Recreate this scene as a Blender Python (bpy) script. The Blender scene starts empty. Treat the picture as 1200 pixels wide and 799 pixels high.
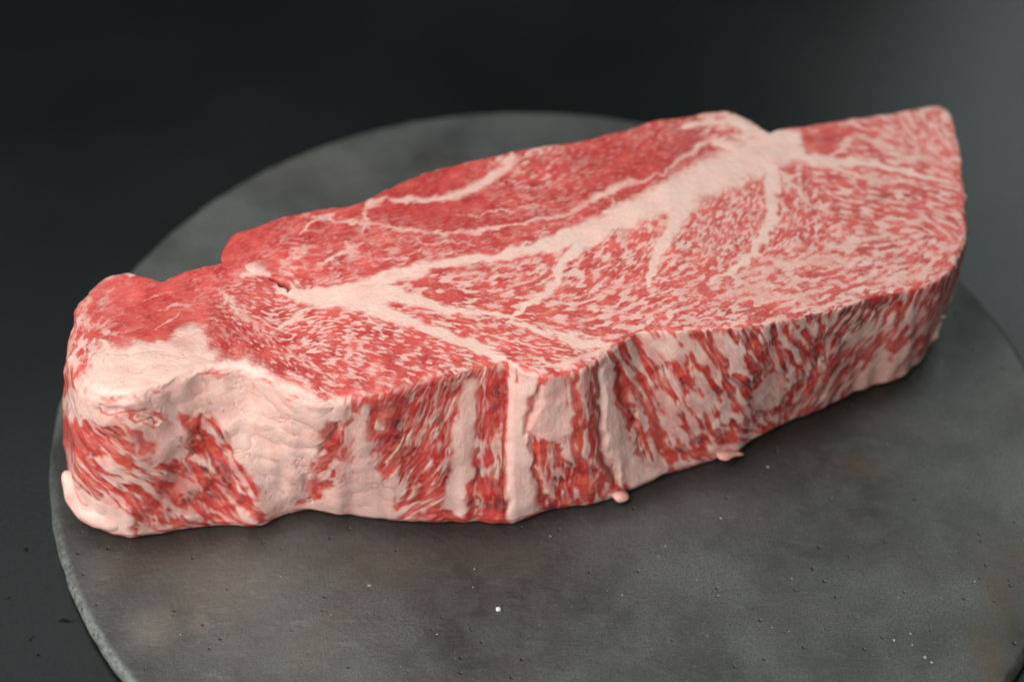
import bpy, math
import numpy as np

# ------------------------------------------------------------------ camera, world, lamps
sc = bpy.context.scene
F_PX = 2200.0
PITCH = math.radians(44.8)
CAM_H = 0.45
cam_d = bpy.data.cameras.new("camera")
cam = bpy.data.objects.new("camera", cam_d)
sc.collection.objects.link(cam)
cam.location = (0, 0, CAM_H)
cam.rotation_euler = (math.radians(90) - PITCH, 0, 0)
cam_d.sensor_width = 36.0
cam_d.lens = F_PX / 1200 * 36.0
cam_d.clip_start = 0.01
cam_d.clip_end = 50
cam_d.dof.use_dof = True
cam_d.dof.focus_distance = 0.553
cam_d.dof.aperture_fstop = 5.6
sc.camera = cam

wd = bpy.data.worlds.new("World")
sc.world = wd
wd.use_nodes = True
bg = wd.node_tree.nodes["Background"]
bg.inputs[0].default_value = (0.72, 0.86, 0.90, 1)
bg.inputs[1].default_value = 0.03


def area(name, loc, target, sx, sy, power, col):
    d = bpy.data.lights.new(name, 'AREA')
    d.shape = 'RECTANGLE'
    d.size, d.size_y, d.energy, d.color = sx, sy, power, col
    o = bpy.data.objects.new(name, d)
    sc.collection.objects.link(o)
    o.location = loc
    from mathutils import Vector
    o.rotation_euler = (Vector(target) - Vector(loc)).to_track_quat('-Z', 'Y').to_euler()
    return o


area("overhead_softbox", (-0.55, 0.05, 1.00), (-0.05, 0.40, 0.0), 0.7, 0.7, 16.5, (1.0, 0.965, 0.93))
area("front_fill", (-0.45, -0.75, 0.42), (0.0, 0.38, 0.03), 0.8, 0.5, 10.0, (1.0, 0.96, 0.93))
area("ceiling_panel", (-0.38, 1.15, 1.15), (-0.02, 0.40, 0.0), 0.75, 0.5, 1.5, (0.93, 1.0, 0.99))
area("window_light", (0.92, 1.70, 1.22), (0.15, 0.45, 0.0), 1.0, 0.95, 6.5, (0.84, 1.0, 0.97))

sc.view_settings.view_transform = 'Standard'
sc.view_settings.look = 'None'
sc.view_settings.exposure = 0.0
sc.view_settings.gamma = 1.0

# ------------------------------------------------------------------ geometry of the view (used only to turn traced points into metres)
cP, sP = math.cos(PITCH), math.sin(PITCH)


def unp(px, py, z=0.0):
    px, py = np.asarray(px, float), np.asarray(py, float)
    x = (px - 600) / F_PX
    y = (399.5 - py) / F_PX
    t = (CAM_H - z) / (sP - cP * y)
    return x * t, (cP + sP * y) * t


def proj(P):
    d = P[..., 1] * cP + (CAM_H - P[..., 2]) * sP
    up = P[..., 1] * sP - (CAM_H - P[..., 2]) * cP
    return 600 + F_PX * P[..., 0] / d, 399.5 - F_PX * up / d


def top_h(x):
    return np.interp(x, [-0.15, -0.125, -0.09, 0.0, 0.05, 0.09, 0.125, 0.155],
                     [0.057, 0.060, 0.0625, 0.0625, 0.061, 0.0555, 0.0505, 0.0470])


def top_xy(px, py):
    z = 0.06
    for _ in range(6):
        X, Y = unp(px, py, z)
        z = top_h(X)
    return X, Y


rng = np.random.default_rng(7)


def sstep(a, b, x):
    t = np.clip((x - a) / (b - a), 0, 1)
    return t * t * (3 - 2 * t)


# ------------------------------------------------------------------ band limited, oriented noise on a grid (numpy only)
class Grid:
    def __init__(s, x0, x1, y0, y1, d, seed):
        s.x0, s.y0, s.d = x0, y0, d
        s.nx, s.ny = int((x1 - x0) / d) + 1, int((y1 - y0) / d) + 1
        s.r = np.random.default_rng(seed)
        s.kx = np.fft.rfftfreq(s.nx, d)[None, :]
        s.ky = np.fft.fftfreq(s.ny, d)[:, None]
        s.xs = x0 + np.arange(s.nx) * d
        s.ys = y0 + np.arange(s.ny) * d

    def white(s):
        return np.fft.rfft2(s.r.standard_normal((s.ny, s.nx)))

    def band(s, W, lam, e=1.0, th=0.0, bw=0.38):
        c, n = math.cos(th), math.sin(th)
        k1 = s.kx * c + s.ky * n
        k2 = -s.kx * n + s.ky * c
        r = np.sqrt((k1 * e) ** 2 + k2 ** 2) * lam
        a = np.exp(-0.5 * ((r - 1) / bw) ** 2)
        f = np.fft.irfft2(W * a, s=(s.ny, s.nx))
        return f / f.std()

    def low(s, lam):
        r2 = (s.kx ** 2 + s.ky ** 2) * lam * lam
        f = np.fft.irfft2(s.white() * np.exp(-0.5 * r2), s=(s.ny, s.nx))
        return f / f.std()

    def oriented(s, lam, e, TH, N=8, bw=0.38):
        """noise of wavelength lam whose streaks (elongation e) follow the angle map TH"""
        W = s.white()
        t = (TH / math.pi * N) % N
        out = np.zeros((s.ny, s.nx))
        w2 = np.zeros((s.ny, s.nx))
        for k in range(N):
            dd = np.abs(t - k)
            dd = np.minimum(dd, N - dd)
            w = np.clip(1 - dd, 0, 1)
            if w.max() > 0:
                out += w * s.band(W, lam, e, k * math.pi / N, bw)
                w2 += w * w
        return out / np.sqrt(w2)

    def sample(s, A, x, y):
        fx = np.clip((x - s.x0) / s.d, 0, s.nx - 1.001)
        fy = np.clip((y - s.y0) / s.d, 0, s.ny - 1.001)
        ix, iy = fx.astype(int), fy.astype(int)
        ax, ay = fx - ix, fy - iy
        return ((A[iy, ix] * (1 - ax) + A[iy, ix + 1] * ax) * (1 - ay)
                + (A[iy + 1, ix] * (1 - ax) + A[iy + 1, ix + 1] * ax) * ay)


QT = np.linspace(-3.2, 3.2, 400)
QC = 0.5 * (1 + np.vectorize(math.erf)(QT / math.sqrt(2)))


def quant(p):
    return np.interp(p, QC, QT)


def stroke(G, WX, WY, pts, wid, out, soft=0.45, feather=None):
    """soft mask of a tapering polyline; out = max(out, mask)"""
    pts = np.asarray(pts, float)
    wid = np.asarray(wid, float)
    best = np.full(WX.shape, 9.0)
    for i in range(len(pts) - 1):
        a, b = pts[i], pts[i + 1]
        m = max(wid[i], wid[i + 1]) * 2 + 0.004
        lo, hi = np.minimum(a, b) - m, np.maximum(a, b) + m
        j0, j1 = np.searchsorted(G.xs, [lo[0], hi[0]])
        i0, i1 = np.searchsorted(G.ys, [lo[1], hi[1]])
        if j1 <= j0 or i1 <= i0:
            continue
        X, Y = WX[i0:i1, j0:j1], WY[i0:i1, j0:j1]
        d = b - a
        t = np.clip(((X - a[0]) * d[0] + (Y - a[1]) * d[1]) / max(d @ d, 1e-12), 0, 1)
        dist = np.hypot(X - a[0] - t * d[0], Y - a[1] - t * d[1])
        w = wid[i] + (wid[i + 1] - wid[i]) * t
        best[i0:i1, j0:j1] = np.minimum(best[i0:i1, j0:j1], dist / np.maximum(w, 1e-5))
    if feather is not None:
        best = best + feather
    np.maximum(out, 1 - sstep(1 - soft, 1 + soft, best), out=out)


def poly_mask(WX, WY, pts, soft):
    pts = np.asarray(pts, float)
    lo, hi = pts.min(0) - 2 * soft, pts.max(0) + 2 * soft
    sel = (WX > lo[0]) & (WX < hi[0]) & (WY > lo[1]) & (WY < hi[1])
    X, Y = WX[sel], WY[sel]
    ins = np.zeros(X.shape, bool)
    dm = np.full(X.shape, 9.0)
    n = len(pts)
    for i in range(n):
        a, b = pts[i], pts[(i + 1) % n]
        c = ((a[1] > Y) != (b[1] > Y)) & (X < (b[0] - a[0]) * (Y - a[1]) / (b[1] - a[1] + 1e-12) + a[0])
        ins ^= c
        d = b - a
        t = np.clip(((X - a[0]) * d[0] + (Y - a[1]) * d[1]) / max(d @ d, 1e-12), 0, 1)
        dm = np.minimum(dm, np.hypot(X - a[0] - t * d[0], Y - a[1] - t * d[1]))
    sd = np.where(ins, dm, -dm)
    out = np.zeros(WX.shape)
    out[sel] = sstep(-soft, soft, sd)
    return out


def field(G, ctrl, sigma):
    """normalised gaussian interpolation of control rows (x, y, theta, elong, fat, deep, scale) on a coarse grid, upsampled"""
    ctrl = np.asarray(ctrl, float)
    st = 8
    X, Y = np.meshgrid(G.xs[::st], G.ys[::st])
    W = np.zeros(X.shape)
    acc = [np.zeros(X.shape) for _ in range(6)]
    for r in ctrl:
        w = np.exp(-0.5 * ((X - r[0]) ** 2 + (Y - r[1]) ** 2) / sigma ** 2) + 1e-9
        W += w
        v = (math.cos(2 * r[2]), math.sin(2 * r[2]), r[3], r[4], r[5], r[6])
        for a, q in zip(acc, v):
            a += w * q
    acc = [a / W for a in acc]
    jy = np.clip(np.arange(G.ny) / st, 0, X.shape[0] - 1.001)
    jx = np.clip(np.arange(G.nx) / st, 0, X.shape[1] - 1.001)
    iy, ix = jy.astype(int)[:, None], jx.astype(int)[None, :]
    ay, ax = (jy - jy.astype(int))[:, None], (jx - jx.astype(int))[None, :]
    up = lambda A: ((A[iy, ix] * (1 - ax) + A[iy, ix + 1] * ax) * (1 - ay)
                    + (A[iy + 1, ix] * (1 - ax) + A[iy + 1, ix + 1] * ax) * ay)
    c2, s2, el, fa, de, sca = [up(a) for a in acc]
    return 0.5 * np.arctan2(s2, c2), el, fa, de, sca


# ------------------------------------------------------------------ node helpers
def new_mat(name):
    m = bpy.data.materials.new(name)
    m.use_nodes = True
    nt = m.node_tree
    return m, nt, nt.nodes["Principled BSDF"]


def N(nt, typ, **kw):
    n = nt.nodes.new(typ)
    for k, v in kw.items():
        if k in n.inputs.keys():
            n.inputs[k].default_value = v
        else:
            setattr(n, k, v)
    return n


def mixc(nt, fac, a, b, mode='MIX'):
    n = nt.nodes.new('ShaderNodeMix')
    n.data_type = 'RGBA'
    n.blend_type = mode
    for i, v in ((0, fac), (6, a), (7, b)):
        if hasattr(v, 'links'):
            nt.links.new(v, n.inputs[i])
        elif i == 0:
            n.inputs[0].default_value = v
        else:
            n.inputs[i].default_value = (*v, 1) if len(v) == 3 else v
    return n.outputs[2]


def mathn(nt, op, a, b=None, clamp=False):
    n = nt.nodes.new('ShaderNodeMath')
    n.operation = op
    n.use_clamp = clamp
    for i, v in ((0, a), (1, b)):
        if v is None:
            continue
        if hasattr(v, 'links'):
            nt.links.new(v, n.inputs[i])
        else:
            n.inputs[i].default_value = v
    return n.outputs[0]


def ramp(nt, src, stops):
    n = nt.nodes.new('ShaderNodeValToRGB')
    cr = n.color_ramp
    while len(cr.elements) > 1:
        cr.elements.remove(cr.elements[-1])
    cr.elements[0].position = stops[0][0]
    cr.elements[0].color = (*stops[0][1], 1)
    for p, c in stops[1:]:
        e = cr.elements.new(p)
        e.color = (*c, 1)
    nt.links.new(src, n.inputs[0])
    return n.outputs[0]


def noise(nt, vec, scale, detail=4, rough=0.55, dist=0.0):
    n = nt.nodes.new('ShaderNodeTexNoise')
    n.inputs['Scale'].default_value = scale
    n.inputs['Detail'].default_value = detail
    n.inputs['Roughness'].default_value = rough
    n.inputs['Distortion'].default_value = dist
    nt.links.new(vec, n.inputs['Vector'])
    return n.outputs['Fac']


def meat_material():
    m, nt, b = new_mat("raw_marbled_beef")
    L = nt.links.new
    geo = N(nt, 'ShaderNodeTexCoord').outputs['Object']
    fat = N(nt, 'ShaderNodeAttribute', attribute_name="fat").outputs['Fac']
    deep = N(nt, 'ShaderNodeAttribute', attribute_name="deep").outputs['Fac']
    warm = N(nt, 'ShaderNodeAttribute', attribute_name="warm").outputs['Fac']
    n1 = noise(nt, geo, 900, 3)
    n2 = noise(nt, geo, 140, 4)
    n3 = noise(nt, geo, 2600, 2)
    mus = mixc(nt, mathn(nt, 'MULTIPLY', deep, 1.45, True), (0.68, 0.095, 0.078), (0.43, 0.006, 0.008))
    mus = mixc(nt, mathn(nt, 'MULTIPLY', mathn(nt, 'SUBTRACT', deep, 0.72, True), 5.0, True), mus, (0.15, 0.006, 0.012))
    mus = mixc(nt, mathn(nt, 'MULTIPLY', warm, 0.7), mus, (0.62, 0.115, 0.055))
    mus = mixc(nt, ramp(nt, n2, [(0.35, (0, 0, 0)), (0.7, (0.22,) * 3)]), mus, (0.68, 0.15, 0.12))
    fatc = mixc(nt, ramp(nt, n2, [(0.3, (0, 0, 0)), (0.75, (0.75,) * 3)]), (0.80, 0.585, 0.52), (0.78, 0.45, 0.40))
    fatc = mixc(nt, mathn(nt, 'MULTIPLY', warm, 0.5), fatc, (0.80, 0.61, 0.49))
    f2 = mathn(nt, 'ADD', fat, mathn(nt, 'MULTIPLY', mathn(nt, 'SUBTRACT', n1, 0.5), 0.13), True)
    col = mixc(nt, f2, mus, fatc)
    col = mixc(nt, ramp(nt, n3, [(0.40, (0.14,) * 3), (0.6, (0, 0, 0))]), col, (0.45, 0.14, 0.12), 'MULTIPLY')
    L(col, b.inputs['Base Color'])
    b.inputs['Subsurface Weight'].default_value = 0.32
    b.inputs['Subsurface Radius'].default_value = (1.0, 0.32, 0.22)
    b.inputs['Subsurface Scale'].default_value = 0.0022
    rough = ramp(nt, n1, [(0.3, (0.36,) * 3), (0.7, (0.52,) * 3)])
    L(rough, b.inputs['Roughness'])
    b.inputs['Specular IOR Level'].default_value = 0.30
    b.inputs['Coat Weight'].default_value = 0.55
    b.inputs['Coat Roughness'].default_value = 0.07
    h = mathn(nt, 'ADD', mathn(nt, 'MULTIPLY', n1, 0.6), mathn(nt, 'MULTIPLY', n3, 0.35))
    bp = N(nt, 'ShaderNodeBump', Strength=0.16, Distance=0.0005)
    L(h, bp.inputs['Height'])
    L(bp.outputs[0], b.inputs['Normal'])
    bc = N(nt, 'ShaderNodeBump', Strength=1.0, Distance=0.0034)
    L(noise(nt, geo, 560, 3, 0.6), bc.inputs['Height'])
    L(bc.outputs[0], b.inputs['Coat Normal'])
    return m


MEAT = meat_material()


def grid_mesh(name, P, attrs, mat, close_u=True, cap=None, parent=None, smooth=True):
    """P (rows, cols, 3); cols wrap round when close_u; cap = add fan to the first/last row centre"""
    R, C_ = P.shape[:2]
    V = P.reshape(-1, 3)
    jj = np.arange(C_ if close_u else C_ - 1)
    ii = np.arange(R - 1)
    I, J = np.meshgrid(ii, jj, indexing='ij')
    J2 = (J + 1) % C_
    q = np.stack([I * C_ + J, I * C_ + J2, (I + 1) * C_ + J2, (I + 1) * C_ + J], -1).reshape(-1, 4)
    extra = []
    if cap:
        for which in cap:
            base = 0 if which == 'first' else (R - 1) * C_
            ring = base + np.arange(C_)
            extra.append(ring if which == 'last' else ring[::-1])
    loops = np.concatenate([q.ravel()] + extra).astype(np.int32)
    tot = np.concatenate([np.full(len(q), 4)] + [[len(e)] for e in extra]).astype(np.int32)
    start = np.concatenate([[0], np.cumsum(tot)[:-1]]).astype(np.int32)
    me = bpy.data.meshes.new(name)
    me.vertices.add(len(V))
    me.vertices.foreach_set("co", V.astype(np.float32).ravel())
    me.loops.add(len(loops))
    me.loops.foreach_set("vertex_index", loops)
    me.polygons.add(len(tot))
    me.polygons.foreach_set("loop_start", start)
    me.polygons.foreach_set("loop_total", tot)
    me.update(calc_edges=True)
    me.polygons.foreach_set("use_smooth", np.full(len(tot), smooth))
    for k, a in (attrs or {}).items():
        at = me.attributes.new(k, 'FLOAT', 'POINT')
        at.data.foreach_set("value", np.broadcast_to(a, V.shape[:1] if np.ndim(a) == 0 else np.shape(a)).astype(np.float32).ravel())
    me.materials.append(mat)
    me.validate()
    o = bpy.data.objects.new(name, me)
    sc.collection.objects.link(o)
    if parent:
        o.parent = parent
    return o


# ------------------------------------------------------------------ table top (setting)
def table_material():
    m, nt, b = new_mat("black_table_surface")
    L = nt.links.new
    geo = N(nt, 'ShaderNodeTexCoord').outputs['Object']
    big = noise(nt, geo, 7, 4)
    fine = noise(nt, geo, 900, 3, 0.6)
    col = ramp(nt, big, [(0.3, (0.0045, 0.0060, 0.0060)), (0.7, (0.0085, 0.0110, 0.0110))])
    # dark smears with a shape of their own, duller than the table
    fs = None
    for (px, py, ax, ay) in [(77, 727, 13, 4.0), (37, 748, 4, 3), (30, 643, 4, 4), (44, 768, 2.5, 3), (10, 700, 3, 2)]:
        X, Y = unp(px, py, -0.006)
        X2, _ = unp(px + ax, py, -0.006)
        _, Y2 = unp(px, py - ay, -0.006)
        mp = N(nt, 'ShaderNodeMapping')
        nz = N(nt, 'ShaderNodeTexNoise', Scale=350.0, Detail=3.0)
        L(geo, nz.inputs['Vector'])
        vs = N(nt, 'ShaderNodeVectorMath', operation='SCALE')
        vs.inputs['Scale'].default_value = 0.0035
        L(nz.outputs['Color'], vs.inputs[0])
        va = N(nt, 'ShaderNodeVectorMath', operation='ADD')
        L(vs.outputs[0], va.inputs[0])
        L(geo, va.inputs[1])
        mp.vector_type = 'POINT'
        sx, sy = 1 / abs(X2 - X), 1 / abs(Y2 - Y)
        o = 0.00175
        mp.inputs['Location'].default_value = (-(X + o) * sx, -(Y + o) * sy, 0)
        mp.inputs['Scale'].default_value = (sx, sy, 0)
        L(va.outputs[0], mp.inputs['Vector'])
        ln = N(nt, 'ShaderNodeVectorMath', operation='LENGTH')
        L(mp.outputs[0], ln.inputs[0])
        f = ramp(nt, ln.outputs['Value'], [(0.35, (0.75,) * 3), (1.0, (0, 0, 0))])
        col = mixc(nt, f, col, (0.0025, 0.0028, 0.0028))
        fs = f if fs is None else mathn(nt, 'MAXIMUM', fs, f)
    L(col, b.inputs['Base Color'])
    L(ramp(nt, big, [(0.3, (0.22,) * 3), (0.7, (0.28,) * 3)]), b.inputs['Roughness'])
    L(mathn(nt, 'MULTIPLY', mathn(nt, 'SUBTRACT', 1.0, fs), mathn(nt, 'ADD', mathn(nt, 'MULTIPLY', fine, 0.22), 0.23)), b.inputs['Specular IOR Level'])
    bp = N(nt, 'ShaderNodeBump', Strength=0.16, Distance=0.0004)
    L(fine, bp.inputs['Height'])
    L(bp.outputs[0], b.inputs['Normal'])
    return m


TBL = table_material()
gx = np.linspace(-1.2, 1.2, 60)
gy = np.linspace(-0.1, 1.8, 60)
X, Y = np.meshgrid(gx, gy)
top = np.stack([X, Y, np.full_like(X, -0.006)], -1)
tb = grid_mesh("table_top", top, None, TBL, close_u=False)
tb['kind'] = 'structure'
tb['label'] = 'matt black finely grained table surface under the round slab'

BC = (0.0117, 0.4200)
# ------------------------------------------------------------------ round dark slab
def slab_material():
    m, nt, b = new_mat("dark_weathered_stone")
    L = nt.links.new
    geo = N(nt, 'ShaderNodeTexCoord').outputs['Object']
    rim = N(nt, 'ShaderNodeAttribute', attribute_name="rim").outputs['Fac']
    stain = N(nt, 'ShaderNodeAttribute', attribute_name="stain").outputs['Fac']
    pale = N(nt, 'ShaderNodeAttribute', attribute_name="pale").outputs['Fac']
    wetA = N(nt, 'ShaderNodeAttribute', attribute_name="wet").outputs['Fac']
    big = noise(nt, geo, 16, 6, 0.6, 0.4)
    mid = noise(nt, geo, 95, 6, 0.65, 0.3)
    fine = noise(nt, geo, 520, 5, 0.7)
    grit = noise(nt, geo, 1500, 3, 0.6)
    col = ramp(nt, big, [(0.34, (0.030, 0.032, 0.030)), (0.47, (0.050, 0.055, 0.053)), (0.62, (0.098, 0.108, 0.102))])
    col = mixc(nt, ramp(nt, mid, [(0.40, (0, 0, 0)), (0.70, (0.55,) * 3)]), col, (0.084, 0.095, 0.092))
    col = mixc(nt, ramp(nt, noise(nt, geo, 30, 5, 0.6), [(0.5, (0, 0, 0)), (0.75, (0.6,) * 3)]), col, (0.075, 0.062, 0.045))
    col = mixc(nt, ramp(nt, grit, [(0.32, (0.8,) * 3), (0.55, (0, 0, 0))]), col, (0.022, 0.022, 0.021))
    col = mixc(nt, ramp(nt, fine, [(0.60, (0, 0, 0)), (0.74, (0.5,) * 3)]), col, (0.17, 0.17, 0.16))
    col = mixc(nt, mathn(nt, 'MULTIPLY', stain, mathn(nt, 'ADD', mathn(nt, 'MULTIPLY', mid, 1.2), 0.1), True), col, (0.072, 0.050, 0.028))
    col = mixc(nt, mathn(nt, 'MULTIPLY', pale, mathn(nt, 'ADD', fine, 0.1), True), col, (0.20, 0.19, 0.165))
    rimf = mathn(nt, 'MULTIPLY', rim, ramp(nt, fine, [(0.35, (0.15,) * 3), (0.6, (1, 1, 1))]), True)
    col = mixc(nt, rimf, col, (0.20, 0.225, 0.215))
    L(col, b.inputs['Base Color'])
    mp = N(nt, 'ShaderNodeMapping')
    mp.inputs['Rotation'].default_value = (0, 0, math.radians(-28))
    mp.inputs['Scale'].default_value = (0.22, 1.0, 1.0)
    L(geo, mp.inputs['Vector'])
    grain = noise(nt, mp.outputs[0], 1100, 3, 0.6)
    scr = noise(nt, mp.outputs[0], 240, 5, 0.75)
    col = mixc(nt, ramp(nt, grain, [(0.5, (0, 0, 0)), (0.75, (0.22,) * 3)]), col, (0.125, 0.13, 0.125))
    scm = mathn(nt, 'MULTIPLY', ramp(nt, scr, [(0.56, (0, 0, 0)), (0.68, (1, 1, 1))]), mathn(nt, 'ADD', mathn(nt, 'MULTIPLY', pale, 0.55), 0.04), True)
    col = mixc(nt, scm, col, (0.24, 0.24, 0.23))
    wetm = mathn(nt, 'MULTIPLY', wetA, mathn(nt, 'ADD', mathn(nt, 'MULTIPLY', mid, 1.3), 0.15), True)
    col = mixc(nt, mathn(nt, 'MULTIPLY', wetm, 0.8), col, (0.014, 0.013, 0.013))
    # sparse pits
    vo = N(nt, 'ShaderNodeTexVoronoi', Scale=340.0)
    L(geo, vo.inputs['Vector'])
    sel = ramp(nt, N(nt, 'ShaderNodeSeparateColor').outputs[0], [(0, (0, 0, 0)), (1, (1, 1, 1))])
    sp = nt.nodes.new('ShaderNodeSeparateColor')
    L(vo.outputs['Color'], sp.inputs[0])
    pick = mathn(nt, 'GREATER_THAN', sp.outputs[0], 0.92)
    pit = mathn(nt, 'MULTIPLY', ramp(nt, vo.outputs['Distance'], [(0.04, (1, 1, 1)), (0.22, (0, 0, 0))]), pick)
    h = mathn(nt, 'SUBTRACT', mathn(nt, 'ADD', mathn(nt, 'ADD', mathn(nt, 'MULTIPLY', grain, 0.08), mathn(nt, 'MULTIPLY', fine, 0.4)), mathn(nt, 'MULTIPLY', mid, 0.8)),
              mathn(nt, 'MULTIPLY', pit, 0.9))
    col2 = mixc(nt, mathn(nt, 'MULTIPLY', pit, 0.65), col, (0.018, 0.018, 0.017))
    L(col2, b.inputs['Base Color'])
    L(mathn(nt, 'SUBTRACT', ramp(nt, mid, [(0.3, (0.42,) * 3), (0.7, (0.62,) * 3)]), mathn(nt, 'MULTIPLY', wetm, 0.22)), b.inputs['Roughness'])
    b.inputs['Specular IOR Level'].default_value = 0.5
    bp = N(nt, 'ShaderNodeBump', Strength=0.6, Distance=0.0012)
    L(h, bp.inputs['Height'])
    L(bp.outputs[0], b.inputs['Normal'])
    return m


# ------------------------------------------------------------------ the beef: outline anchors (top edge, bottom edge) in photo pixels
# None for the bottom = hidden behind, taken from the top outline
AN = [
    # left end, going up and to the back
    ((86, 452), (96, 600), 4.2), ((80, 415), (84, 560), 3.6), ((80, 380), (80, 520), 4), ((86, 352), None, 6),
    ((98, 332), None, 7), ((118, 314), None, 7), ((142, 309), None, 6), ((163, 316), None, 4), ((188, 323), None, 1.7),
    ((215, 312), None, 1.7), ((245, 306), None, 1.7), ((258, 303), None, 2), ((258, 292), None, 1.7), ((271, 274), None, 1.7),
    ((300, 266), None, 1.7), ((340, 254), None, 1.7), ((380, 246), None, 1.7), ((405, 243), None, 1.7), ((428, 235), None, 1.7), ((455, 222), None, 1.7),
    ((500, 204), None, 1.7), ((560, 187), None, 1.7), ((600, 178), None, 1.7), ((650, 170), None, 1.7), ((700, 161), None, 1.7),
    ((740, 151), None, 1.7), ((770, 141), None, 1.7), ((810, 136), None, 1.7), ((850, 132), None, 1.7), ((872, 139), None, 1.7),
    ((892, 151), None, 1.7), ((903, 156), None, 2), ((916, 151), None, 2), ((960, 146), None, 2), ((1020, 137), None, 2),
    ((1065, 129), None, 2), ((1100, 125), None, 2.5), ((1113, 133), None, 2.5), ((1121, 155), None, 2), ((1128, 185), None, 2),
    ((1130, 220), None, 2), ((1134, 252), None, 2), ((1134, 276), None, 2), ((1127, 298), (1108, 352), 2),
    # right end round to the front
    ((1118, 316), (1100, 388), 1.6), ((1103, 329), (1086, 415), 1.4), ((1085, 338), (1072, 430), 1.2), ((1065, 343), (1052, 447), 1.2),
    ((1030, 349), (1012, 464), 1.2), ((1000, 358), (980, 478), 1.2), ((960, 368), (940, 491), 1.2), ((920, 377), (905, 507), 1.2),
    ((890, 383), (872, 532), 1.3), ((850, 386), (835, 545), 1.4), ((800, 387), (790, 558), 1.5), ((752, 390), (760, 571), 1.6),
    ((733, 399), (742, 578), 1.8), ((715, 412), (728, 585), 2.5), ((700, 423), (705, 592), 2.5), ((680, 432), (680, 598), 2.5),
    ((640, 438), (640, 606), 2.5), ((604, 433), (605, 615), 2.5), ((590, 425), (588, 617), 2.5), ((560, 433), (560, 617), 2.5),
    ((520, 441), (520, 617), 3), ((490, 449), (490, 617), 4), ((460, 458), (460, 614), 3.5), ((430, 464), (430, 611), 3.5),
    ((400, 468), (400, 608), 4), ((370, 470), (370, 603), 3.4), ((340, 458), (348, 604), 3.6), ((312, 443), (325, 611), 3.6),
    ((285, 430), (304, 619), 4), ((258, 432), (270, 619), 4.2), ((225, 438), (235, 622), 4.6), ((190, 456), (195, 631), 4.6),
    ((155, 468), (155, 636), 4.6), ((120, 468), (122, 628), 4.6), ((100, 462), (106, 614), 4.6),
]
AN = AN[21:] + AN[:21]          # start on the hidden back so that the front is one unbroken stretch
nA = len(AN)
tpx = np.array([a[0] for a in AN], float)
TX, TY = top_xy(tpx[:, 0], tpx[:, 1])
T2 = np.stack([TX, TY], 1)
RAD = np.array([a[2] for a in AN]) * 1e-3
cen = T2.mean(0)
B2 = np.zeros_like(T2)
known = np.array([a[1] is not None for a in AN])
for i, a in enumerate(AN):
    if a[1]:
        B2[i] = unp(*a[1])
for i, a in enumerate(AN):
    if not a[1]:
        B2[i] = T2[i] + (cen - T2[i]) / np.linalg.norm(cen - T2[i]) * 0.004
# centripetal-ish Catmull-Rom through anchors, resampled by top arclength
def dense(P, n=24):
    out = []
    m = len(P)
    for i in range(m):
        p0, p1, p2, p3 = P[i - 1], P[i], P[(i + 1) % m], P[(i + 2) % m]
        t = np.linspace(0, 1, n, endpoint=False)[:, None]
        m1, m2 = (p2 - p0) * 0.42, (p3 - p1) * 0.42
        out.append((2 * t ** 3 - 3 * t ** 2 + 1) * p1 + (t ** 3 - 2 * t ** 2 + t) * m1 + (-2 * t ** 3 + 3 * t ** 2) * p2 + (t ** 3 - t ** 2) * m2)
    return np.concatenate(out)


D = dense(np.concatenate([T2, B2, RAD[:, None]], 1))
seg = np.hypot(*(np.roll(D[:, :2], -1, 0) - D[:, :2]).T) * 0.5 + np.hypot(*(np.roll(D[:, 2:4], -1, 0) - D[:, 2:4]).T) * 0.5
# denser sampling where the camera side is (bottom pixel known) than on the hidden back
kn = np.repeat(known.astype(float), 24)
ar = np.concatenate([[0], np.cumsum(seg)])
wgt = np.concatenate([[0], np.cumsum(seg * (0.55 + 0.45 * kn))])
MC = 2500
tt = np.linspace(0, wgt[-1], MC, endpoint=False)
Dp = np.vstack([D, D[:1]])
O = np.stack([np.interp(tt, wgt, Dp[:, k]) for k in range(5)], 1)
U = np.interp(tt, wgt, ar)
PER = ar[-1]
KN = np.interp(tt, wgt, np.append(kn, kn[0]))
Ttop, Bbot, Rad = O[:, :2], O[:, 2:4], np.clip(O[:, 4], 0.001, 0.02)


def ring_noise(k0, k1, p, seed):
    r = np.random.default_rng(seed)
    a = np.zeros(MC)
    ph = U / PER * 2 * np.pi
    for k in range(k0, k1):
        a += r.normal() * np.cos(k * ph + r.uniform(0, 6.28)) / k ** p
    return a / a.std()


tan = np.roll(Ttop, -1, 0) - np.roll(Ttop, 1, 0)
tan /= np.linalg.norm(tan, axis=1)[:, None]
nrm = np.stack([-tan[:, 1], tan[:, 0]], 1)        # outward (clockwise outline) is checked below
if ((Ttop - cen) * nrm).sum() < 0:
    nrm = -nrm
Ttop = Ttop + nrm * (ring_noise(16, 200, 1.3, 3) * 0.00022)[:, None]
Bbot = Bbot + nrm * (ring_noise(12, 160, 1.2, 4) * 0.00050)[:, None]

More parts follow.
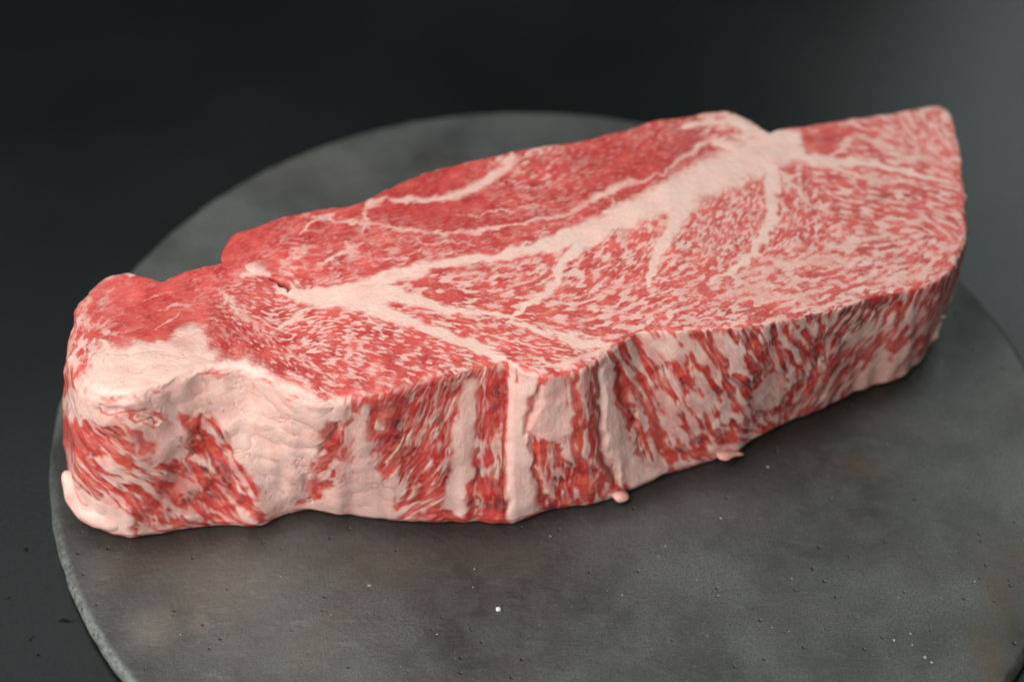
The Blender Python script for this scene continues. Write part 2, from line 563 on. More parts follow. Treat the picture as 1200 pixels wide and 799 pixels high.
# spine of the top face
sp_px = [(190, 385), (330, 375), (520, 330), (720, 290), (900, 255), (1040, 235)]
SX, SY = top_xy(np.array([p[0] for p in sp_px]), np.array([p[1] for p in sp_px]))
SP = np.stack([SX, SY], 1)
sl = np.concatenate([[0], np.cumsum(np.hypot(*np.diff(SP, axis=0).T))])
sx = np.interp(np.linspace(0, sl[-1], 400), sl, SP[:, 0])
sy = np.interp(np.linspace(0, sl[-1], 400), sl, SP[:, 1])
axis = (SP[-1] - SP[0]) / np.linalg.norm(SP[-1] - SP[0])
pr = (Ttop - SP[0]) @ axis / np.linalg.norm(SP[-1] - SP[0])
lo_, hi_ = pr.min(), pr.max()
q = np.clip((pr - lo_) / (hi_ - lo_), 0, 1)
qi = np.clip(q * 399, 0, 399)
SPx, SPy = np.interp(qi, np.arange(400), sx), np.interp(qi, np.arange(400), sy)

RS, RT = 175, 235                   # rows on the side and on the top
rows, zone, prof = [], [], []
Hc = top_h(Ttop[:, 0])
for i in range(RS):
    v = i / (RS - 1)                # 0 bottom, 1 start of the arc
    z = v * (Hc - Rad)
    vv = z / Hc
    base = Bbot + (Ttop - Bbot) * v
    lift = 0.0008
    under = -0.0014 * (1 - sstep(0, 0.0030, z))          # rounded lower lip
    bulge = 0.0010 * np.sin(np.pi * v) * np.ones(MC)
    P = base + nrm * (under + bulge)[:, None]
    rows.append(np.column_stack([P, z + lift]))
    zone.append(np.zeros(MC))
    prof.append(z)
NARC = 26
toC = np.stack([SPx, SPy], 1) - Ttop
Ls = np.linalg.norm(toC, axis=1)
inw = toC / Ls[:, None]
for i in range(1, NARC + 1):
    a = i / NARC * math.pi / 2
    P = Ttop + inw * (Rad * (1 - math.cos(a)))[:, None]
    z = Hc * (1 - i / NARC) + top_h(P[:, 0]) * i / NARC - Rad + Rad * math.sin(a)
    rows.append(np.column_stack([P, z + 0.0008]))
    zone.append(np.full(MC, i / NARC))
    prof.append(Hc - Rad + Rad * a)
for i in range(1, RT + 1):
    w = i / RT
    s_ = Rad + (Ls - Rad) * w
    P = Ttop + inw * s_[:, None]
    rows.append(np.column_stack([P, top_h(P[:, 0]) + 0.0008]))
    zone.append(np.ones(MC))
    prof.append(prof[RS + NARC - 1])
PP = np.array(rows)
ZONE = np.array(zone)
PROF = np.array(prof)
# blend the height along the top from the edge's own height to the surface height
# ------------------------------------------------------------------ fields on the top face
GT = Grid(-0.160, 0.175, 0.345, 0.555, 0.00023, 11)


def ang_top(px, py, deg):
    a = math.radians(deg)
    x0, y0 = top_xy(px, py)
    x1, y1 = top_xy(px + 12 * math.cos(a), py - 12 * math.sin(a))
    return math.atan2(float(y1 - y0), float(x1 - x0))


# px, py, streak angle, elongation, fat share, depth of red, scale
CT = [
    (290, 285, 20, 2, 0.06, 0.93, 1), (270, 295, 20, 2, 0.04, 0.88, 1), (380, 275, 15, 2, 0.14, 0.78, 1), (450, 300, 8, 2.6, .24, .7, 1), (520, 300, 10, 3, .18, .75, 1),
    (340, 300, -20, 1.6, .30, .7, 1), (410, 315, 10, 1.6, .22, .75, 1),
    (520, 215, 25, 3, 0.09, 0.88, 1), (480, 225, 25, 3, 0.07, 0.98, 1), (560, 255, 6, 3, .13, .95, 1), (640, 215, 20, 1.8, .24, .75, .7), (700, 195, 20, 2, .15, .95, .7),
    (740, 190, 25, 2, .08, 1, .8), (800, 170, 25, 2, .08, 1, .8), (680, 245, 15, 2.5, .16, .85, .8), (600, 235, 15, 2, .2, .8, .8), (870, 145, 20, 1.5, .75, .2, 1),
    (770, 155, 10, 2, .30, .7, .8), (610, 185, 20, 2, .4, .5, 1),
    (480, 340, 5, 2.4, .40, .45, 1), (560, 325, 12, 2.6, .36, .5, 1), (620, 330, 14, 2.6, .38, .5, 1), (540, 350, -18, 2.6, .38, .5, 1), (600, 355, 0, 2.2, .42, .45, 1),
    (700, 330, 14, 2.4, .45, .4, .95), (690, 300, 25, 2.2, .42, .45, .9), (740, 290, 35, 2, .46, .4, .85), (760, 350, 6, 2.2, .50, .35, .9), (720, 365, 10, 2, .50, .4, 1),
    (820, 330, 8, 2.2, .48, .4, .9), (850, 280, 70, 1.8, .46, .4, .8), (850, 240, 60, 1.8, .46, .4, .8), (900, 340, 6, 2.2, .50, .4, 1), (940, 330, 5, 2.2, .45, .4, 1),
    (980, 320, 5, 2.4, .48, .4, 1), (1050, 300, 10, 1.8, .46, .45, 1), (950, 240, 80, 1.6, .42, .5, .9), (940, 270, 60, 1.6, .46, .45, .8), (1000, 230, -18, 1.8, .40, .55, 1),
    (1010, 270, -10, 1.7, .46, .45, 1), (1020, 210, -8, 2.8, .5, .4, .9), (960, 165, 10, 1.6, .20, .45, 1), (930, 170, 10, 1.6, .3, .4, 1), (1030, 165, -20, 2, .5, .35, 1), (1090, 160, -65, 1.8, .62, .25, .9),
    (1110, 210, -25, 2, .50, .35, 1), (1100, 260, -35, 1.6, .46, .5, 1), (1080, 240, -10, 1.6, .38, .6, 1), (1060, 225, 0, 2, .4, .55, 1), (1115, 300, 30, 1.6, .55, .4, 1),
    (650, 380, -12, 2.2, .46, .4, 1), (600, 395, -10, 2.6, .42, .45, .8), (650, 415, -10, 2.6, .38, .5, .7), (830, 375, 5, 2, .55, .4, .9),
    (420, 395, -20, 1.8, .42, .45, .8), (450, 410, -12, 3, .38, .5, .8), (500, 420, -12, 3.2, .36, .55, .8), (545, 425, -15, 3, .36, .5, .8), (400, 440, -25, 2.4, .33, .55, .9), (460, 440, -8, 2.6, .25, .6, 1),
    (370, 420, 45, 1.8, .42, .45, .8), (350, 390, 20, 1.6, .48, .4, .8), (330, 365, 20, 1.6, .42, .45, .8), (290, 375, -50, 1.5, .18, .85, .6), (275, 395, -50, 1.5, .16, .95, .6), (310, 405, -45, 1.5, .18, .9, .6), (335, 430, -40, 2, .24, .8, .7),
    (260, 325, 20, 1.8, .22, .65, .8), (230, 340, 20, 1.8, .2, .6, 1), (250, 355, -20, 1.6, .24, .7, .8), (300, 340, -30, 1.5, .42, .5, .8), (210, 325, 30, 2, 0.07, 0.73, 1),
    (180, 355, 10, 3, .07, .45, 1), (150, 350, 12, 3, 0.04, 0.48, 1), (150, 380, 25, 2, .07, .5, 1), (190, 370, 0, 2, .07, .55, 1), (220, 370, 0, 2, .10, .6, 1), (170, 335, 10, 2, 0.04, 0.58, 1), (110, 370, 75, 3, .45, .25, 1), (95, 400, 80, 3, .5, .35, 1), (120, 340, 60, 2, .3, .3, 1),
]
rowsT = []
for px, py, dg, el, fa, de, sca in CT:
    x_, y_ = top_xy(px, py)
    if fa > 0.34 and 4 <= dg <= 40 and px > 430:
        dg = dg * 1.3 + 12          # blobs look flatter than their streak direction when seen at a slant
    rowsT.append((float(x_), float(y_), ang_top(px, py, dg), el, fa, de, sca))
TH, EL, FA, DE, SCA = field(GT, rowsT, 0.0085)

GX, GY = np.meshgrid(GT.xs, GT.ys)
w1, w2, w3, w4 = GT.low(0.010), GT.low(0.010), GT.low(0.0035), GT.low(0.0035)
WX = GX + 0.0006 * w1 + 0.00018 * w3
WY = GY + 0.0006 * w2 + 0.00022 * w4


def marble(G, TH, EL, FA, SCA, lam, e, thr):
    """fat mask from oriented noise: worm-like network where fat is plentiful, thin broken veins where it is scarce"""
    a = G.oriented(lam * 1.15, e, TH)
    b = G.oriented(lam * 0.55, e, TH)
    c = G.oriented(lam * 2.3, e * 0.8, TH)
    big = G.low(lam * 2.2)
    k = sstep(0.7, 1.0, SCA)
    fn = G.oriented(lam * 0.30, e * 0.8, TH)
    n = (0.82 * a + 0.34 * c) * k + (0.45 * a + 0.62 * b) * (1 - k) + 0.34 * b + 0.20 * fn
    n = n / n.std() + 0.30 * big
    n /= n.std()
    worm = n - quant(1 - FA)
    ridge = 0.75 * a + 0.25 * b
    f2 = np.clip(FA * (1 + 0.5 * big), 0.02, 0.9)
    wv = quant(0.5 + 0.5 * f2)
    vein = (wv - np.abs(ridge)) * 1.5
    k2 = sstep(0.16, 0.34, FA)
    # fine threads: crests of a second, finer oriented field, feathering the patches into a network
    th1 = G.oriented(lam * 1.5, e * 1.2, TH + 0.25 * G.low(lam * 3))
    th2 = G.oriented(lam * 0.8, e, TH)
    thread = np.maximum(0.50 * (1 - np.abs(th1) / 0.30), 0.40 * (1 - np.abs(th2) / 0.36))
    thread = np.clip(thread, -1, 1) + 0.25 * big + 0.9 * (FA - 0.35)
    m = worm * k2 + np.maximum(vein, worm - 0.5) * (1 - k2)
    m = np.maximum(m, thr * thread - (1 - thr) * 3)
    return sstep(-0.6, 0.6, m), m, 0.6 * b + 0.5 * fn


fatT, mT, fineT = marble(GT, TH, EL, np.clip(FA * 0.85, 0.02, 0.9), SCA, 0.0026, 2.9, 0.87)
fatT = fatT * (0.66 + 0.16 * sstep(-1, 1.2, w1)) * sstep(0.0, 0.36, FA)        # the fine flecks are pinker than the seams
fatT = np.clip(fatT + 0.02 + 0.06 * FA + 0.05 * fineT * (1 - fatT), 0, 1)


def S(pts):
    """top strokes: rows (px, py, width px) to metres"""
    P = np.array([(p[0], p[1]) for p in pts], float)
    x_, y_ = top_xy(P[:, 0], P[:, 1])
    x2, _ = top_xy(P[:, 0] + 10, P[:, 1])
    _, y2 = top_xy(P[:, 0], P[:, 1] - 10)
    # a traced width is measured mostly down the picture
    return np.stack([x_, y_], 1), np.array([p[2] for p in pts]) * 0.5 * np.hypot((y2 - y_) * 0.8, (x2 - x_) * 0.6) / 10


SEAMS = [
    [(925, 165, 26), (900, 178, 44), (860, 198, 42), (800, 225, 36), (750, 248, 30), (700, 268, 26), (650, 286, 18), (600, 299, 12), (550, 308, 11), (500, 317, 12), (460, 328, 18), (420, 342, 26), (385, 350, 24), (355, 343, 16), (325, 332, 8)],
    [(920, 172, 30), (960, 190, 16), (1000, 192, 9), (1040, 198, 8), (1080, 208, 6), (1125, 218, 5)],
    [(960, 190, 10), (985, 200, 7), (1020, 215, 5), (1060, 216, 5), (1110, 228, 4)],
    [(710, 270, 16), (680, 290, 14), (662, 305, 12), (655, 325, 11), (636, 345, 9), (612, 364, 6), (600, 372, 3)],
    [(800, 238, 18), (790, 262, 14), (778, 290, 11), (765, 312, 8), (756, 338, 5)],
    [(905, 200, 18), (906, 235, 12), (902, 262, 10), (888, 292, 7), (860, 318, 6), (830, 330, 5)],
    [(915, 205, 10), (935, 228, 6), (958, 246, 5), (975, 250, 3)],
    [(600, 379, 5), (640, 392, 8), (680, 399, 12), (712, 406, 20)],
    [(618, 420, 4), (650, 428, 6), (690, 418, 8), (712, 410, 10)],
    [(420, 340, 22), (470, 350, 17), (510, 362, 15), (545, 369, 8), (580, 368, 6), (620, 378, 4)],
    [(400, 350, 22), (430, 362, 14), (480, 380, 11), (520, 392, 12), (555, 406, 13), (588, 420, 12), (600, 432, 14)],
    [(350, 254, 2.5), (385, 258, 4), (420, 264, 4.5), (470, 271, 4), (520, 277, 4), (560, 275, 5), (600, 266, 3), (650, 256, 3.5), (690, 238, 5), (728, 219, 8.5), (776, 207, 3)], [(776, 208, 5), (795, 190, 4), (822, 172, 6), (845, 162, 4)],
    [(460, 237, 7), (495, 238, 9), (535, 231, 12), (562, 218, 13), (588, 200, 12), (604, 182, 12)],
    [(455, 234, 5), (440, 240, 8), (424, 246, 5)], [(428, 246, 5), (430, 262, 6), (426, 278, 3)],
    [(350, 277, 3), (372, 262, 4), (392, 253, 4)],
    [(378, 312, 3), (395, 302, 3.5), (410, 292, 4), (424, 285, 3)], [(406, 285, 2), (410, 294, 5), (420, 304, 3), (432, 312, 4)],
    [(480, 292, 2), (520, 286, 3), (560, 288, 2)], [(470, 302, 2), (520, 300, 2), (545, 296, 3)], [(540, 252, 2), (590, 250, 3), (640, 243, 3)],
    [(700, 262, 4), (720, 246, 4), (718, 232, 3)], [(740, 244, 3), (748, 228, 3)],
    [(800, 152, 5), (830, 146, 8), (865, 148, 13), (893, 160, 14), (900, 168, 20)], [(840, 170, 10), (870, 180, 10), (880, 185, 20)],
    [(835, 325, 7), (870, 322, 8), (910, 312, 7), (960, 308, 7), (990, 312, 6), (1030, 302, 4)],
    [(842, 350, 5), (880, 344, 9), (920, 350, 8), (955, 357, 6)], [(960, 300, 5), (985, 292, 9), (1010, 285, 7), (1050, 275, 3)],
    [(1002, 160, 4), (1030, 172, 7), (1060, 184, 7), (1100, 192, 5), (1125, 198, 4)], [(1000, 158, 4), (990, 176, 5), (975, 186, 6)],
    [(1005, 345, 6), (1040, 335, 7), (1075, 325, 8), (1100, 318, 6)], [(940, 365, 5), (975, 358, 6), (1000, 352, 6)],
    [(680, 375, 4), (720, 368, 5), (760, 372, 5)], [(540, 330, 3), (590, 325, 4), (620, 318, 3)],
    [(253, 332, 3), (262, 342, 5), (278, 358, 4), (294, 374, 4), (304, 392, 4)], [(325, 330, 8), (350, 340, 12), (375, 352, 12)], [(330, 380, 5), (350, 366, 7), (378, 356, 10)],
    [(340, 432, 6), (352, 444, 10), (366, 458, 14)], [(405, 405, 3), (412, 415, 5), (400, 425, 4)], [(285, 316, 8), (300, 312, 14), (318, 316, 8)],
    [(112, 325, 7), (132, 313, 12), (160, 318, 10)], [(85, 350, 10), (100, 338, 9), (112, 328, 7)],
    [(120, 400, 5), (128, 420, 12), (135, 440, 20)], [(182, 357, 2), (205, 352, 3), (222, 350, 2)], [(180, 386, 3), (200, 372, 3), (208, 360, 2)],
    [(168, 345, 2), (200, 335, 2)], [(238, 384, 8), (243, 400, 9)],
]
seam = np.zeros(GX.shape)
FEATH = -0.16 * mT.clip(-2.5, 2.5) - 0.10
for s_ in SEAMS:
    P_, w_ = S(s_)
    thin = max(p[2] for p in s_) < 9.5
    if thin:
        w_ = w_ * 1.15
        w_[[0, -1]] *= 0.35
        one = np.zeros(GX.shape)
        stroke(GT, WX + 0.0003 * fineT, WY + 0.0004 * fineT, P_, w_, one, 0.75, FEATH * 2.0 + 0.10)
        np.maximum(seam, one * (0.74 + 0.12 * w1.clip(-1, 1)), out=seam)
    elif max(p[2] for p in s_) < 14.5:
        w_ = w_ * 0.92
        w_[-1] *= 0.3
        one = np.zeros(GX.shape)
        stroke(GT, WX + 0.0002 * fineT, WY + 0.0003 * fineT, P_, w_, one, 0.75, FEATH * 1.8 + 0.05)
        np.maximum(seam, one * 0.88, out=seam)
    else:
        w_[-1] *= 0.4
        stroke(GT, WX, WY, P_, w_, seam, 0.5, FEATH * 1.3)


def PT(pts):
    P = np.array(pts, float)
    x_, y_ = top_xy(P[:, 0], P[:, 1])
    return np.stack([x_, y_], 1)


pf = poly_mask(WX + 0.0005 * fineT, WY + 0.0007 * mT.clip(-2, 2), PT([(105, 430), (118, 402), (140, 408), (155, 402), (180, 400), (200, 395), (218, 378), (238, 380), (242, 402), (258, 422), (275, 418), (292, 416), (300, 428), (322, 438), (345, 452), (372, 462), (372, 500), (90, 520), (90, 450)]), 0.0024)
pf2 = poly_mask(WX, WY, PT([(380, 338), (440, 330), (470, 345), (450, 365), (400, 362), (370, 352)]), 0.0022)
seam = np.maximum(seam, np.maximum(pf, pf2 * 0.95))
cellT = GT.band(GT.white(), 0.013, 1.3, 0.3, 0.5)
creT = np.clip(sstep(0.20, 0.0, np.abs(cellT + 0.25 * w3)), 0, 1) * pf * sstep(-0.9, 0.6, w1)
# inside the seams a few red islands survive
isl = GT.band(GT.white(), 0.0040, 3.0, 0.25)
seam_s = seam * (1 - (0.10 + 0.5 * sstep(0.9, 0.3, seam)) * sstep(1.1, 2.2, isl))
fatT = np.maximum(fatT, seam_s * (1 - 0.34 * creT) * (1 - 0.10 * pf * sstep(0, 1.5, w2)))
redpatch = np.maximum.reduce([
    poly_mask(WX, WY, PT([(160, 398), (168, 391), (190, 388), (196, 396), (180, 402), (165, 402)]), 0.0007) * 0.75,
    poly_mask(WX, WY, PT([(940, 160), (975, 155), (1000, 158), (975, 178), (945, 182)]), 0.0009) * 0.75,
    poly_mask(WX, WY, PT([(200, 398), (222, 388), (232, 400), (224, 412), (206, 408)]), 0.0012) * 0.22])
fatT = fatT * (1 - redpatch)
rind = GT.sample  # alias kept short
deepT = np.clip(DE + 0.20 * w1 + 0.10 * fineT, 0, 1)
warmT = np.maximum(sstep(1.1, 2.2, GT.low(0.004)), seam * 0.7)
heightT = 0.00010 * fatT + 0.00002 * fineT + 0.00009 * GT.low(0.014) + 0.00002 * w3
crk = np.zeros(GX.shape)
for s_ in ([(318, 321, 2), (326, 325, 3.5), (334, 331, 5), (338, 335, 2.5)],):
    P_, w_ = S(s_)
    stroke(GT, WX, WY, P_, w_, crk)
heightT -= 0.004 * crk
heightT += pf * 0.00012 * np.abs(cellT) - 0.00016 * creT
deepT = np.maximum(deepT * 0.74, crk)
fatT = fatT * (1 - 0.9 * crk)

# ------------------------------------------------------------------ fields on the side (u along the outline, z up)
GS = Grid(0, PER, 0.0, 0.076, 0.00024, 23)
SR = RS + NARC                          # rows that belong to the side
pu, pv = proj(PP[:SR])
Vu = np.broadcast_to(U, (SR, MC))
Vz = PROF[:SR]
front = (KN > 0.5)
fu, fv, fU, fZ = pu[:, front].ravel(), pv[:, front].ravel(), Vu[:, front].ravel(), Vz[:, front].ravel()


def side(px, py):
    k = np.argmin((fu - px) ** 2 + (fv - py) ** 2)
    return fU[k], fZ[k]


MPP = 0.00029                            # metres per photo pixel on the front side, across
CS = [  # px, py, streak angle in the picture, elongation, fat share, depth, scale
    (88, 480, -75, 3, .45, .45, 1), (110, 500, -35, 3, .35, .5, 1), (120, 540, -40, 3, .40, .55, 1), (100, 560, -50, 3, .45, .5, 1), (140, 580, -40, 3, .45, .6, 1), (150, 520, -30, 2.5, .45, .6, 1.1), (170, 600, -60, 2.5, .40, .8, 1),
    (190, 560, -20, 2.5, .40, .8, 1), (215, 580, -50, 2, .30, .95, 1.1), (240, 590, -55, 2.2, .35, .9, 1.1), (200, 620, -30, 2, .7, .4, 1), (180, 480, -30, 2.5, .75, .5, 1), (240, 540, -55, 3, .45, .7, 1),
    (270, 570, -50, 3, .4, .7, 1), (290, 605, -30, 3, .4, .6, 1), (320, 520, -60, 2, .92, .3, 1), (320, 570, -70, 2, .75, .25, 1), (370, 530, 60, 2, .45, .6, 1), (375, 560, 50, 2, .6, .45, 1), (350, 600, 10, 2, .85, .3, 1),
    (410, 500, 85, 3, .75, .4, 1), (440, 490, 80, 2.5, .12, .65, 1), (470, 480, 60, 3, .12, .75, 1), (470, 540, 60, 3, .28, .6, 1), (500, 530, 68, 3.4, .27, .6, 1), (520, 500, 75, 3.4, .30, .6, 1), (500, 590, 30, 3, .27, .65, 1), (430, 580, -40, 2, .8, .3, 1),
    (500, 460, 50, 2.4, .08, .7, 1), (540, 520, 88, 3.5, .6, .5, 1), (570, 500, 90, 4, .10, .7, 1), (580, 560, 88, 4, .08, .85, 1), (610, 520, 90, 3, .9, .3, 1), (650, 480, 85, 3, .85, .3, 1), (650, 560, -80, 4, .45, .6, 1), (680, 500, -88, 4, .38, .7, .9),
    (690, 560, -85, 4, .38, .8, .9), (730, 540, -80, 3, .9, .3, 1), (740, 430, -60, 2, .52, .6, .9), (760, 470, -60, 2.4, .60, .6, .9), (790, 430, -60, 2.4, .66, .6, 1), (790, 510, -55, 2.8, .60, .75, 1), (840, 480, -58, 3, .58, .7, 1),
    (850, 430, -62, 3, .56, .7, 1), (880, 420, -65, 2.6, .50, .8, 1), (850, 530, -35, 2.4, .60, .6, 1), (900, 470, -50, 2.4, .40, .95, 1.1), (900, 400, -80, 2, .44, .85, 1), (950, 420, -60, 2, .33, 1, 1), (940, 460, 60, 2, .33, 1, 1),
    (1000, 390, 50, 2, .28, 1, 1), (990, 440, 55, 2, .32, 1, 1), (1040, 370, 55, 2.5, .26, 1, 1), (1040, 410, 45, 3, .60, .6, 1), (1070, 400, 55, 3, .45, .7, 1), (1090, 360, 60, 3, .55, .5, 1),
    (370, 480, 0, 2, .85, .3, 1), (300, 450, 0, 2, .9, .3, 1), (200, 465, 0, 2, .95, .3, 1),
]
rowsS = []
for px, py, dg, el, fa, de, sca in CS:
    u_, z_ = side(px, py)
    a = math.radians(dg)
    u2, z2 = side(px + 14 * math.cos(a), py - 14 * math.sin(a))
    if px > 1075 or py > 600 or abs(u2 - u_) + abs(z2 - z_) < 1e-4:
        th = math.atan2(math.sin(a) * 1.35, math.cos(a)) if u2 >= 0 else 0
        du = side(px + 6, py)[0] - u_
        th = math.atan2(math.sin(a) * 1.35, math.cos(a) * (1 if du > 0 else -1))
    else:
        th = math.atan2(z2 - z_, u2 - u_)
    rowsS.append((u_, z_, th, el, fa, de, sca))
# the hidden back and the left end: generic vertical grain
for u_ in np.arange(0.0, PER, 0.02):
    if np.interp(u_, U, KN) < 0.3:
        rowsS.append((u_, 0.03, math.pi / 2, 3, .42, .6, 1))
TH2, EL2, FA2, DE2, SC2 = field(GS, rowsS, 0.0075)
SXg, SYg = np.meshgrid(GS.xs, GS.ys)
v1, v2, v3, v4 = GS.low(0.009), GS.low(0.009), GS.low(0.0035), GS.low(0.0035)
QX = SXg + 0.0006 * v1 + 0.00008 * v3
QY = SYg + 0.0012 * v2 + 0.0003 * v4
fatS, mS, fineS = marble(GS, TH2, EL2, np.clip(FA2 * 0.92, .04, .97), SC2, 0.0038, 5.6, 0.62)
fib = GS.oriented(0.0013, 9.0, TH2)
fib2 = GS.oriented(0.0024, 8.0, TH2)
fatS = np.clip(fatS * (0.60 + 0.28 * sstep(-0.9, 0.7, v2)) + 0.04 + (0.07 * fineS + 0.10 * fib + 0.08 * fib2) * (1.32 - fatS), 0, 1)
b1, b2 = GS.low(0.013), GS.low(0.013)          # slight bend only
fatS = GS.sample(fatS, SXg + 0.00022 * b1, SYg + 0.0003 * b2)


def SS(pts):
    P = np.array([side(p[0], p[1]) for p in pts])
    return P, np.array([p[2] for p in pts]) * 0.5 * MPP


def PS(pts):
    return np.array([side(*p) for p in pts])


FATP = [
    [(240, 436), (300, 440), (345, 462), (400, 472), (413, 484), (392, 508), (372, 530), (358, 556), (358, 575), (345, 600), (318, 602), (300, 570), (276, 530), (258, 500), (245, 465)],
    [(415, 478), (431, 478), (434, 520), (440, 548), (462, 575), (470, 600), (460, 614), (400, 608), (352, 602), (368, 585), (402, 560), (415, 530)],
    [(542, 446), (560, 442), (556, 500), (553, 560), (540, 604), (519, 604), (524, 560), (531, 505)],
    [(593, 434), (628, 441), (622, 470), (618, 510), (626, 560), (634, 605), (600, 614), (592, 560), (594, 500)],
    [(632, 446), (662, 446), (668, 480), (668, 512), (645, 522), (622, 510), (624, 480)],
    [(706, 424), (718, 430), (722, 470), (735, 515), (760, 545), (788, 558), (745, 577), (724, 560), (712, 520), (706, 470)],
    [(70, 560), (95, 570), (112, 588), (150, 598), (160, 625), (150, 636), (118, 626), (92, 600)],
    [(92, 452), (140, 468), (200, 456), (240, 436), (246, 470), (232, 500), (212, 520), (205, 500), (190, 482), (160, 478), (120, 470), (96, 468)],
    [(150, 500), (200, 495), (216, 540), (180, 545), (160, 525)],
    [(1035, 400), (1012, 432), (985, 468), (1000, 470), (1035, 450), (1050, 425)],
    [(985, 392), (1030, 372), (1022, 388), (990, 408)],
    [(880, 460), (905, 440), (925, 455), (905, 478), (885, 480)],
]
FATW = [.97, .9, .88, .97, .80, .97, .97, .96, .8, .75, .8, .7]
for p, w in zip(FATP, FATW):
    fatS = np.maximum(fatS, w * poly_mask(QX, QY, PS(p), 0.0011))
lob = np.maximum(poly_mask(QX, QY, PS(FATP[0]), 0.0015), poly_mask(QX, QY, PS(FATP[7]), 0.0015))
lob = np.maximum(lob, 0.6 * poly_mask(QX, QY, PS(FATP[1]), 0.0015))
cellS = GS.band(GS.white(), 0.012, 1.3, 0.8, 0.5)
creS = sstep(0.18, 0.0, np.abs(cellS + 0.3 * v3)) * lob * sstep(-0.9, 0.6, v1)
fatS *= (1 - 0.36 * creS) * (1 - 0.16 * lob * sstep(0.1, 1.6, v2))
REDP = [
    ([(210, 485), (226, 482), (240, 486), (238, 500), (226, 512), (214, 508)], .95), ([(98, 482), (112, 486), (130, 505), (150, 525), (160, 540), (140, 540), (112, 520), (98, 500)], .8),
    ([(150, 500), (170, 508), (185, 525), (182, 538), (168, 528), (152, 512)], .85),
    ([(175, 560), (205, 548), (240, 558), (272, 575), (268, 592), (240, 605), (215, 600), (190, 588)], .45),
    ([(372, 500), (398, 490), (396, 520), (400, 540), (374, 542), (380, 520)], .8), ([(358, 556), (372, 552), (378, 570), (366, 586), (358, 574)], .75),
    ([(400, 520), (412, 525), (414, 540), (398, 540)], .6),
    ([(430, 470), (480, 462), (476, 492), (460, 498), (440, 485)], .75), ([(434, 500), (455, 498), (458, 530), (440, 530)], .6),
    ([(562, 560), (590, 555), (592, 612), (568, 614)], .75), ([(566, 440), (590, 432), (592, 500), (572, 505)], .6),
    ([(627, 434), (668, 430), (668, 440), (628, 442)], .75),
    ([(785, 540), (770, 520), (780, 515), (795, 535)], .7),
]
for p, w in REDP:
    fatS *= 1 - w * poly_mask(QX, QY, PS(p), 0.0010)
REDL = [
    [(590, 438, 8), (591, 500, 6), (588, 560, 6), (592, 612, 8)], [(560, 520, 3), (555, 560, 6), (550, 600, 6)],
    [(240, 505, 5), (254, 530, 9), (266, 556, 9), (282, 585, 10), (305, 606, 12)], [(218, 520, 4), (232, 545, 6), (245, 580, 5)],
    [(624, 515, 3), (630, 555, 6), (640, 585, 5)], [(672, 440, 8), (676, 480, 12), (672, 515, 10), (680, 560, 10), (690, 585, 10)], [(700, 430, 10), (704, 470, 6), (702, 520, 7), (712, 560, 10), (726, 580, 8)],
    [(658, 525, 5), (664, 560, 6), (672, 590, 5)], [(722, 425, 8), (728, 460, 12), (742, 480, 7)], [(758, 480, 5), (770, 505, 8), (785, 530, 14), (790, 535, 10)],
    [(115, 482, 3), (150, 488, 3), (185, 494, 3)], [(150, 488, 3), (170, 482, 4)],
    [(500, 604, 8), (540, 606, 10), (580, 612, 8)],
]
redl = np.zeros(SXg.shape)
for s_ in REDL:
    P_, w_ = SS(s_)
    stroke(GS, QX, QY, P_, w_, redl)
fatS *= 1 - 0.85 * redl
deepS = np.clip(DE2 * 0.86 + 0.16 * v1 + 0.07 * fineS + 0.07 * fib2, 0, 1)
warmS = sstep(0.2, 1.5, GS.low(0.0035) + 0.3 * v2)
fold = GS.band(GS.white(), 0.015, 4.0, math.pi / 2)
lump = GS.low(0.016)
heightS = 0.00016 * (fatS - 0.5) + 0.00002 * fineS + 0.00010 * fold + 0.00014 * lump + 0.00002 * v3
heightS += lob * 0.00014 * np.abs(cellS) - 0.00018 * creS
lf = (sstep(side(420, 540)[0], side(330, 540)[0], SXg) if side(330, 540)[0] > side(420, 540)[0] else 1 - sstep(side(330, 540)[0], side(420, 540)[0], SXg))
heightS += 0.0002 * lump * lf * (SXg < side(84, 420)[0] + 0.02)
GRV = [([(616, 512, 3), (624, 490, 5), (630, 462, 5), (634, 450, 3)], -.0016), ([(622, 512, 3), (630, 550, 5), (642, 590, 4)], -.0016), ([(707, 430, 6), (706, 480, 6), (708, 520, 6), (722, 565, 6)], -.0022),
       ([(402, 492, 4), (388, 512, 5), (374, 530, 4)], -.0020), ([(645, 470, 22), (648, 500, 18)], -.0012), ([(356, 556, 4), (358, 574, 5), (364, 588, 3)], -.0012),
       ([(232, 500, 3), (250, 530, 5), (268, 565, 5), (290, 600, 4)], -.0012), ([(120, 476, 3), (150, 487, 5), (185, 494, 4)], -.0012),
       ([(592, 440, 5), (594, 520, 5), (594, 600, 5)], -.0007), ([(725, 430, 5), (735, 470, 5), (752, 520, 4)], -.0010), ([(215, 575, 30), (240, 590, 20)], -.0015)]
for s_, a_ in GRV:
    g_ = np.zeros(SXg.shape)
    P_, w_ = SS(s_)
    stroke(GS, SXg + 0.0006 * v1, SYg + 0.0006 * v2, P_, w_ * 1.5, g_, 1.0)
    heightS += 0.55 * a_ * g_

# ------------------------------------------------------------------ sample the fields and displace
X_, Y_, Z_ = PP[..., 0], PP[..., 1], PROF
Uall = np.broadcast_to(U, X_.shape)
edge_w = np.clip((Rad - 0.002) / 0.008, 0, 1)           # soft corner where the radius is large
a0 = 0.42 - 0.30 * edge_w
a1 = 0.62 + 0.30 * edge_w
wt = sstep(a0[None, :], a1[None, :], ZONE + 0.05 * GS.sample(v3, Uall, Z_))


def both(T, Sd):
    return GT.sample(T, X_, Y_) * wt + GS.sample(Sd, Uall, Z_) * (1 - wt)


